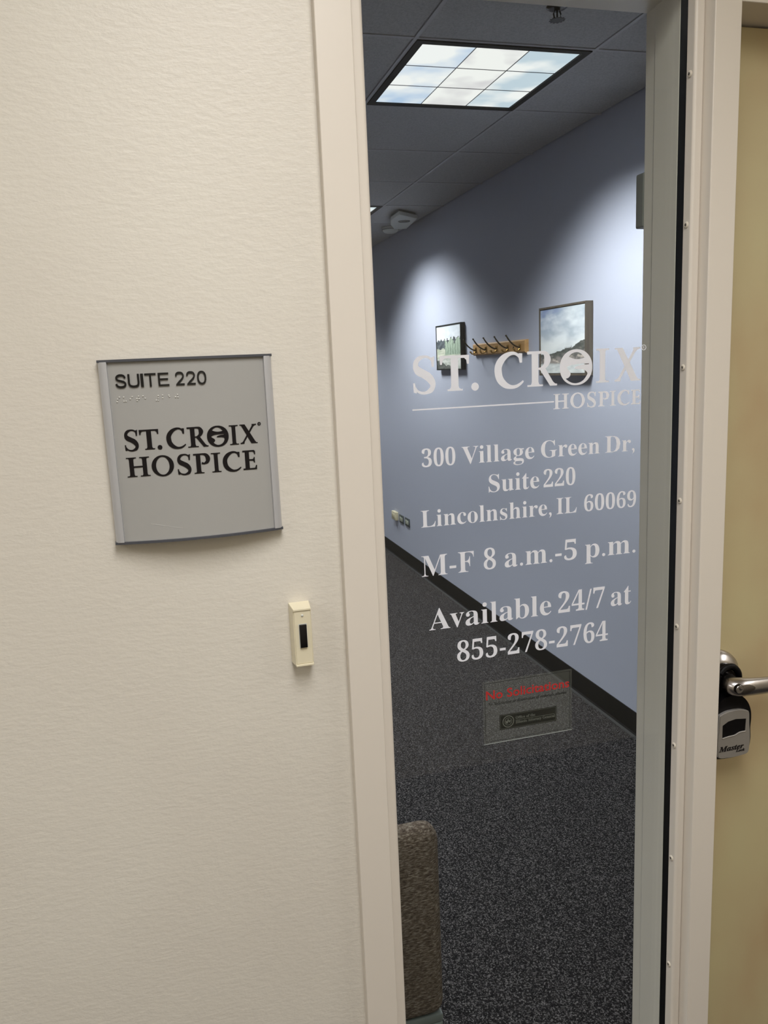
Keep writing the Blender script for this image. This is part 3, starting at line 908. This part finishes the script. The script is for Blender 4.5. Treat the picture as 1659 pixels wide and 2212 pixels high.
MB().flat([ell(0.4598, 1.0590, 0.0093, 0.0093, 32), ell(0.4598, 1.0590, 0.0081, 0.0081, 32)], df, 0.0001, 0.0002).flat([ell(0.4598, 1.0590, 0.0060, 0.0060, 32), ell(0.4598, 1.0590, 0.0054, 0.0054, 32)], df, 0.0001, 0.0002) \
    .flat([[(0.4560, 1.0560), (0.4585, 1.0560), (0.4600, 1.0590), (0.4625, 1.0565), (0.4640, 1.0610), (0.4610, 1.0600), (0.4595, 1.0635), (0.4580, 1.0595), (0.4550, 1.0610)]], df, 0.0001, 0.0002).build('state_seal', M['decal_grey'], pl_)
outline_rect(0.4472, 0.5374, 1.0482, 1.0697, 0.0003, MB()).box(0.4717, 0.5352, YD - 0.0006, YD - 0.0004, 1.0589, 1.0593).build('panel_rule', M['decal_grey'], pl_)
tx = text('Office of the', 0.4717, 0.5036, 1.0610, 0.0040, df, 0.0001, 0.0002, 0.0, 'serif')
text('Illinois Attorney General', 0.4717, 0.5361, 1.0538, 0.0042, df, 0.0001, 0.0002, 0.0, 'serif', mb=tx)
tx.build('panel_text', M['decal_grey'], pl_)

# ================================================================== RECEPTION CEILING
def troffer(cx, cy, label, big=True):
    t_ = thing('ceiling_light', label, 'ceiling light', (cx, cy, CEIL), 'square ceiling lights in reception')
    hx_, hy_ = PX / 2 - GB - 0.001, PY / 2 - GB - 0.001
    tr_ = MB()
    wv = 0.024
    for a in ((-hx_, hx_, -hy_, -hy_ + wv), (-hx_, hx_, hy_ - wv, hy_), (-hx_, -hx_ + wv, -hy_ + wv, hy_ - wv), (hx_ - wv, hx_, -hy_ + wv, hy_ - wv)):
        tr_.box(cx + a[0], cx + a[1], cy + a[2], cy + a[3], CEIL - 0.004, CEIL + 0.02)
    tr_.build('trim', M['fixture'], t_)
    ix, iy = hx_ - wv, hy_ - wv
    cw, ch_ = 2 * ix / 3, 2 * iy / 3
    for i in range(3):
        for j in range(3):
            MB().box(cx - ix + cw * i + 0.0012, cx - ix + cw * (i + 1) - 0.0012, cy - iy + ch_ * j + 0.0012, cy - iy + ch_ * (j + 1) - 0.0012, CEIL + 0.001, CEIL + 0.004).build('lens_panel', LENS[i], t_)
    dv = MB()
    for i in (1, 2):
        dv.box(cx - ix + cw * i - 0.0012, cx - ix + cw * i + 0.0012, cy - iy, cy + iy, CEIL - 0.0005, CEIL + 0.004)
        for q in range(3):
            dv.box(cx - ix + cw * q + 0.0013, cx - ix + cw * (q + 1) - 0.0013, cy - iy + ch_ * i - 0.0012, cy - iy + ch_ * i + 0.0012, CEIL - 0.0005, CEIL + 0.004)
    dv.build('divider', M['alu_dark'], t_)
troffer(ROOM_L[0][0], ROOM_L[0][1], 'large bright square ceiling light with sky print panels, nearest')
troffer(ROOM_L[1][0], ROOM_L[1][1], 'far square ceiling light, only a corner showing beside the frame')
troffer(ROOM_L[2][0], ROOM_L[2][1], 'furthest square ceiling light in the line along the blue wall')
for k in (3, 4):
    troffer(LXL, ROOM_L[k][1], ['near', 'far'][k - 3] + ' square ceiling light on the left side of reception')

CLAB = {0.20: 'warm rectangular corridor light above the sidelight', 2.60: 'warm rectangular corridor light beyond the door, far right', -1.90: 'warm rectangular corridor light furthest left of the sign'}
for cx, cy in CORR:
    t_ = thing('corridor_light', CLAB[cx], 'ceiling light', (cx, cy, CEIL), 'corridor ceiling lights')
    MB().box(cx - 0.30, cx + 0.30, cy - 0.59, cy + 0.59, CEIL - 0.008, CEIL - 0.0005).build('trim', M['white_plastic'], t_)
    MB().box(cx - 0.27, cx + 0.27, cy - 0.56, cy + 0.56, CEIL - 0.011, CEIL - 0.0081).build('lens', CORR_LENS, t_)

# sprinkler head
sp = thing('sprinkler_head', 'small bronze sprinkler head hanging from the ceiling', 'sprinkler', (1.156, 2.2, CEIL))
MB().lathe((1.156, 2.2, CEIL - 0.0012), (0, 0, -1), [(0.030, 0.0), (0.030, 0.002), (0.024, 0.006), (0.016, 0.007), (0.00001, 0.007)], 32).build('escutcheon', M['dknickel'], sp)
fr_ = MB()
fr_.tube([(1.156, 2.2, CEIL - 0.008), (1.156, 2.2, CEIL - 0.014)], 0.008, 16)
for s_ in (-1, 1):
    fr_.tube([(1.156 + s_ * 0.007, 2.2, CEIL - 0.012), (1.156 + s_ * 0.011, 2.2, CEIL - 0.020), (1.156 + s_ * 0.009, 2.2, CEIL - 0.030), (1.156 + s_ * 0.002, 2.2, CEIL - 0.035)], 0.0022, 8)
fr_.tube([(1.156, 2.2, CEIL - 0.012), (1.156, 2.2, CEIL - 0.034)], 0.0026, 8)
fr_.build('frame_arms', M['dknickel'], sp)
df_ = MB().lathe((1.156, 2.2, CEIL - 0.0355), (0, 0, -1), [(0.00001, 0.0), (0.018, 0.0), (0.018, 0.0012), (0.00001, 0.0012)], 24)
for k in range(12):
    th = 2 * math.pi * k / 12
    cx_, cy_ = 1.156 + 0.0195 * math.cos(th), 2.2 + 0.0195 * math.sin(th)
    df_.box(cx_ - 0.0022, cx_ + 0.0022, cy_ - 0.0022, cy_ + 0.0022, CEIL - 0.0367, CEIL - 0.0357)
df_.build('deflector', M['dknickel'], sp)

# emergency unit and smoke detector
em = thing('alarm_unit', 'pale many-sided ceiling unit with a round lens near the blue wall', 'alarm', (1.65, 5.28, CEIL))
ep = [(1.5492, 5.02), (1.7096, 5.15), (1.7569, 5.5354), (1.6716, 5.5462), (1.5942, 5.3718), (1.5536, 5.2258)]
ce = (sum(p[0] for p in ep) / 6, sum(p[1] for p in ep) / 6)
MB().prism([(ce[0] + (p[0] - ce[0]) * 0.9, ce[1] + (p[1] - ce[1]) * 0.9) for p in ep], 'z', 2.515, CEIL - 0.001).build('base', M['grey_plastic'], em)
MB().prism(ep, 'z', 2.499, 2.524).build('housing', M['white_plastic'], em, bevel=0.005)
MB().lathe((1.647, 5.235, 2.4995), (0, 0, -1), [(0.040, 0.0), (0.038, 0.004), (0.033, 0.005), (0.031, 0.002), (0.020, 0.003), (0.018, 0.008), (0.00001, 0.009)], 32).build('lens_ring', M['grey_plastic'], em)
sd = thing('smoke_detector', 'small round white smoke detector behind the many-sided unit', 'smoke detector', (1.690, 5.70, CEIL))
MB().lathe((1.690, 5.70, CEIL - 0.001), (0, 0, -1), [(0.060, 0.0), (0.060, 0.014), (0.054, 0.020), (0.052, 0.026), (0.044, 0.034), (0.030, 0.039), (0.00001, 0.040)], 36).build('body', M['white_plastic'], sd)
MB().lathe((1.690, 5.70, CEIL - 0.001), (0, 0, -1), [(0.0608, 0.015), (0.0612, 0.016), (0.0608, 0.018), (0.052, 0.0185)], 36).build('vent_ring', M['grey_plastic'], sd)

# small grey contact fixed to the inside face of the mullion
se = thing('door_contact', 'grey rounded device fixed on the inner side of the frame', 'sensor', (0.755, 1.124, 1.775))
MB().prism([(0.7325, 1.1235), (0.7325, 1.142), (0.736, 1.148), (0.760, 1.150), (0.783, 1.148), (0.785, 1.1235)], 'z', 1.778, 1.856).build('housing', M['grey_plastic'], se, bevel=0.003)
MB().box(0.745, 0.773, 1.1495, 1.1515, 1.800, 1.836).build('cover', M['grey_plastic'], se)

# ================================================================== RIGHT WALL OF RECEPTION
def painting(name, label, y_near, y_far, z0, z1, depth, rim, fmat, fn, gap):
    t_ = thing(name, label, 'picture', (XR - depth / 2, (y_near + y_far) / 2, z0))
    xf = XR - depth
    for a in ((y_near, y_far, z1 - rim, z1), (y_near, y_far, z0, z0 + rim), (y_near, y_near + rim, z0 + rim, z1 - rim), (y_far - rim, y_far, z0 + rim, z1 - rim)):
        MB().box(xf, XR - 0.0015, a[0], a[1], a[2], a[3]).build('frame_bar', fmat, t_, bevel=0.0006)
    MB().box(XR - 0.012, XR - 0.002, y_near + rim, y_far - rim, z0 + rim, z1 - rim).build('backing', M['black_frame'], t_)
    a0, a1, b0_, b1_ = y_near + rim + gap, y_far - rim - gap, z0 + rim + gap, z1 - rim - gap
    nx, nz = 90, 120
    me = bpy.data.meshes.new('canvas')
    off = wloc(t_)
    vs, fs, cols = [], [], []
    for j in range(nz + 1):
        for i in range(nx + 1):
            u, v = i / nx, j / nz                      # u: left to right as seen, v: bottom to top
            vs.append(tuple(Vector((xf + 0.003, a1 + (a0 - a1) * u, b0_ + (b1_ - b0_) * v)) - off))
            cols.append(fn(u, v))
    for j in range(nz):
        for i in range(nx):
            q = j * (nx + 1) + i
            fs.append((q, q + nx + 1, q + nx + 2, q + 1))
    # closed sides so the canvas has its own thickness
    n0 = len(vs)
    for (u, v) in ((0, 0), (1, 0), (1, 1), (0, 1)):
        vs.append(tuple(Vector((XR - 0.012, a1 + (a0 - a1) * u, b0_ + (b1_ - b0_) * v)) - off))
        cols.append((0.05, 0.05, 0.05))
    cn = [0, nx, (nz + 1) * (nx + 1) - 1, nz * (nx + 1)]
    for k in range(4):
        fs.append((cn[k], cn[(k + 1) % 4], n0 + (k + 1) % 4, n0 + k))
    me.from_pydata(vs, [], fs)
    ca = me.color_attributes.new('paint', 'FLOAT_COLOR', 'POINT')
    for k, c in enumerate(cols):
        ca.data[k].color = (c[0], c[1], c[2], 1)
    me.materials.append(attr_mat(name + '_canvas'))
    o_ = bpy.data.objects.new('canvas', me)
    COL.objects.link(o_)
    o_.parent = t_
    o_['label'] = 'painted landscape canvas'
    return t_


def fbm(x, y, o=4, seed=0.0):
    return noise.fractal(Vector((x, y, seed)), 1.0, 2.1, o)


def mixc(a, b, t):
    t = max(0.0, min(1.0, t))
    return tuple(a[k] + (b[k] - a[k]) * t for k in range(3))


def sst(a, b, x):
    t = max(0.0, min(1.0, (x - a) / (b - a)))
    return t * t * (3 - 2 * t)


def c8(r, g_, b):
    return srgb(r, g_, b)[:3]


def paint_hill(u, v):
    n = fbm(u * 3.0, v * 5.5, 5, 3.1)
    n2 = fbm(u * 7 + 5, v * 16, 4, 8.2)
    sky = mixc(c8(172, 182, 192), c8(216, 222, 226), 0.5 + n * 1.1)
    blue = sst(0.55, 1.0, v) * sst(0.75, 0.0, u) * (0.6 - n)
    sky = mixc(sky, c8(120, 138, 176), blue * 1.1)
    sky = mixc(sky, c8(222, 224, 222), sst(0.62, 0.40, v) * 0.6)
    ridge = 0.300 + 0.06 * sst(0.2, 0.6, u) + 0.13 * sst(0.62, 1.0, u) + 0.012 * fbm(u * 14, 0, 3, 1.0)
    if 0.56 < u < 0.72:
        ridge += 0.035 * abs(math.sin(u * 95))
    if v > ridge:
        return sky
    if v > 0.155:
        k = (v - 0.155) / max(ridge - 0.155, 0.01)
        c = mixc(c8(140, 134, 130), c8(78, 82, 78), sst(0.25, 0.8, k + n2 * 0.5))
        c = mixc(c, c8(196, 184, 172), sst(0.25, 0.5, n2) * sst(0.9, 0.2, k))
        return mixc(c, c8(58, 60, 60), 0.55 * sst(0.1, 0.35, fbm(u * 13, v * 22, 3, 4)))
    c = mixc(c8(186, 190, 190), c8(214, 218, 216), 0.5 + n2)
    return mixc(c, c8(120, 116, 112), sst(0.12, 0.16, v + 0.03 * n2) * 0.7)


def paint_meadow(u, v):
    n = fbm(u * 9, v * 14, 4, 2.0)
    sky = mixc(c8(226, 230, 236), c8(206, 212, 220), sst(0.4, 1.1, v + 0.3 * n))
    tree = 0.64 + 0.05 * abs(math.sin(u * 23)) + 0.05 * n + 0.05 * u
    green_top = 0.58 + 0.13 * abs(math.sin(u * 11 + 1.1)) + 0.04 * n
    if v > tree and not (u > 0.52 and v < green_top):
        return sky
    if u > 0.36 + 0.05 * n and 0.33 < v < green_top:
        s_ = 0.5 + 0.5 * math.sin(u * 62 + 2 * n)
        return mixc(c8(116, 134, 118), c8(176, 192, 172), s_ * 0.6 + sst(0.3, 0.7, v) * 0.4)
    if v > 0.47 + 0.03 * n:
        return mixc(c8(58, 64, 72), c8(96, 104, 108), 0.5 + n)
    if v > 0.24:
        return mixc(c8(160, 168, 150), c8(202, 202, 186), 0.5 + fbm(u * 4, v * 26, 4, 5))
    if v < 0.2 - 0.25 * u + 0.05 * n:
        return mixc(c8(50, 54, 52), c8(92, 96, 92), 0.5 + n)
    return mixc(c8(150, 156, 146), c8(200, 202, 196), 0.5 + fbm(u * 6, v * 14, 4, 7))


painting('framed_painting', 'larger painting of clouds over a hill in a brown wooden frame', 3.150, 3.590, 1.5045, 1.8190, 0.036, 0.009, M['dkwood'], paint_hill, 0.0025)
painting('framed_painting', 'smaller black-framed painting of pale trees left of the coat rack', 4.645, 5.093, 1.5370, 1.8200, 0.030, 0.008, M['black_frame'], paint_meadow, 0.0005)

# coat rack with five brass hooks
cr = thing('coat_rack', 'light oak coat rack with five hooks between the two paintings', 'coat rack', (XR - 0.01, 4.13, 1.616))
ya, yb, za, zb = 3.776, 4.482, 1.6165, 1.6835
ch = 0.007
xf = XR - 0.020
vs = [(XR - 0.001, ya, za), (XR - 0.001, yb, za), (XR - 0.001, yb, zb), (XR - 0.001, ya, zb),
      (xf + 0.007, ya, za), (xf + 0.007, yb, za), (xf + 0.007, yb, zb), (xf + 0.007, ya, zb),
      (xf, ya + ch, za + ch), (xf, yb - ch, za + ch), (xf, yb - ch, zb - ch), (xf, ya + ch, zb - ch)]
fs = [(0, 1, 2, 3), (8, 9, 10, 11)]
for a in (0, 4):
    for k in range(4):
        fs.append((a + k, a + (k + 1) % 4, a + 4 + (k + 1) % 4, a + 4 + k))
MB().add(vs, fs).build('board', M['oak'], cr)
for hy in (3.835, 3.982, 4.130, 4.278, 4.425):
    hk = MB()
    hk.rbox(xf - 0.004, xf - 0.0002, hy - 0.0085, hy + 0.0085, 1.632, 1.664, 0.0017)
    hk.lathe((xf - 0.003, hy, 1.656), (-1, 0, 0), [(0.006, 0), (0.005, 0.004), (0.00001, 0.006)], 12)
    hk = hk.build('hook', M['brass'], cr)
    up_ = [(xf - 0.004, hy, 1.646), (xf - 0.020, hy, 1.650), (xf - 0.038, hy, 1.6605), (xf - 0.056, hy, 1.677), (xf - 0.069, hy, 1.694), (xf - 0.0765, hy, 1.7065)]
    u_ = MB().tube(crom(up_, 4), [0.0046] * 3 + [0.0040] * 14 + [0.0034] * 4, 10)
    u_.lathe((xf - 0.0772, hy, 1.7060), (0, 0, 1), [(0.00001, -0.0050), (0.0040, -0.0035), (0.0050, 0.0), (0.0040, 0.0035), (0.00001, 0.0050)], 12)
    u_.build('upper_arm', M['hookwire'], hk)
    lo_ = [(xf - 0.004, hy, 1.640), (xf - 0.014, hy, 1.629), (xf - 0.026, hy, 1.627), (xf - 0.034, hy, 1.635)]
    l_ = MB().tube(crom(lo_, 4), 0.0036, 10)
    l_.lathe((xf - 0.0345, hy, 1.637), (0, 0, 1), [(0.00001, -0.0060), (0.0050, -0.0042), (0.0062, 0.0), (0.0050, 0.0042), (0.00001, 0.0060)], 12)
    l_.build('lower_arm', M['brass'], hk)
for sy_ in (3.915, 4.365):
    MB().lathe((xf, sy_, 1.646), (-1, 0, 0), [(0.0075, -0.0002), (0.0070, 0.0010), (0.0035, 0.0022), (0.00001, 0.0024)], 16).build('screw', M['hookwire'], cr)

# three wall plates low on the wall
def plate(y0, y1, zc, label, dark):
    t_ = thing('wall_plate', label, 'outlet', (XR - 0.003, (y0 + y1) / 2, zc - 0.035), 'outlet plates low on the blue wall')
    MB().rbox(XR - (0.007 if dark else 0.026), XR - 0.0005, y0, y1, zc - 0.034, zc + 0.034, 0.0018).build('plate', M['dark_plate'] if dark else M['beige_plate'], t_)
    for k in (-1, 1):
        c = (y0 + y1) / 2 + k * 0.021
        xq = XR - (0.009 if dark else 0.028)
        so = MB().rbox(xq, xq + 0.0035, c - 0.015, c + 0.015, zc - 0.016, zc + 0.016, 0.0008).build('socket', M['plate_socket'] if dark else M['beige_plate'], t_)
        MB().box(xq - 0.0004, xq + 0.0004, c - 0.008, c + 0.008, zc + 0.005, zc + 0.008).box(xq - 0.0004, xq + 0.0004, c - 0.008, c + 0.008, zc - 0.008, zc - 0.005).build('slot', M['slot'], so)
plate(6.235, 6.350, EYE - 1.231, 'beige raised wall plate, leftmost of the three low plates', False)
plate(6.080, 6.192, EYE - 1.236, 'dark wall plate in the middle of the three low plates', True)
plate(5.920, 6.036, EYE - 1.234, 'dark wall plate, rightmost of the three low plates', True)

# ------------------------------------------------------------------ reception chair (its back towards the glass)
chx0, chx1 = -0.13, 0.392
ct = thing('reception_chair', 'brown-grey fabric chair with its back close to the glass', 'chair', ((chx0 + chx1) / 2, 1.42, 0))
MB().rbox(chx0, chx1, 1.166, 1.222, 0.462, 0.820, 0.024, 5).build('backrest', M['fabric'], ct)
MB().rbox(chx0 + 0.01, chx1 - 0.01, 1.222, 1.690, 0.400, 0.475, 0.022, 4).build('seat', M['fabric'], ct)
MB().rbox(chx0 + 0.004, chx1 - 0.004, 1.172, 1.200, 0.447, 0.463, 0.004).build('back_rail', M['chairleg'], ct)
for lx in (chx0 + 0.004, chx1 - 0.044):
    MB().rbox(lx, lx + 0.040, 1.172, 1.212, 0.0, 0.4465, 0.006, 3).build('leg', M['chairleg'], ct)
    MB().rbox(lx, lx + 0.040, 1.640, 1.680, 0.0, 0.402, 0.006, 3).build('leg', M['chairleg'], ct)
    MB().rbox(lx + 0.006, lx + 0.034, 1.2125, 1.6395, 0.365, 0.399, 0.004).build('side_rail', M['chairleg'], ct)
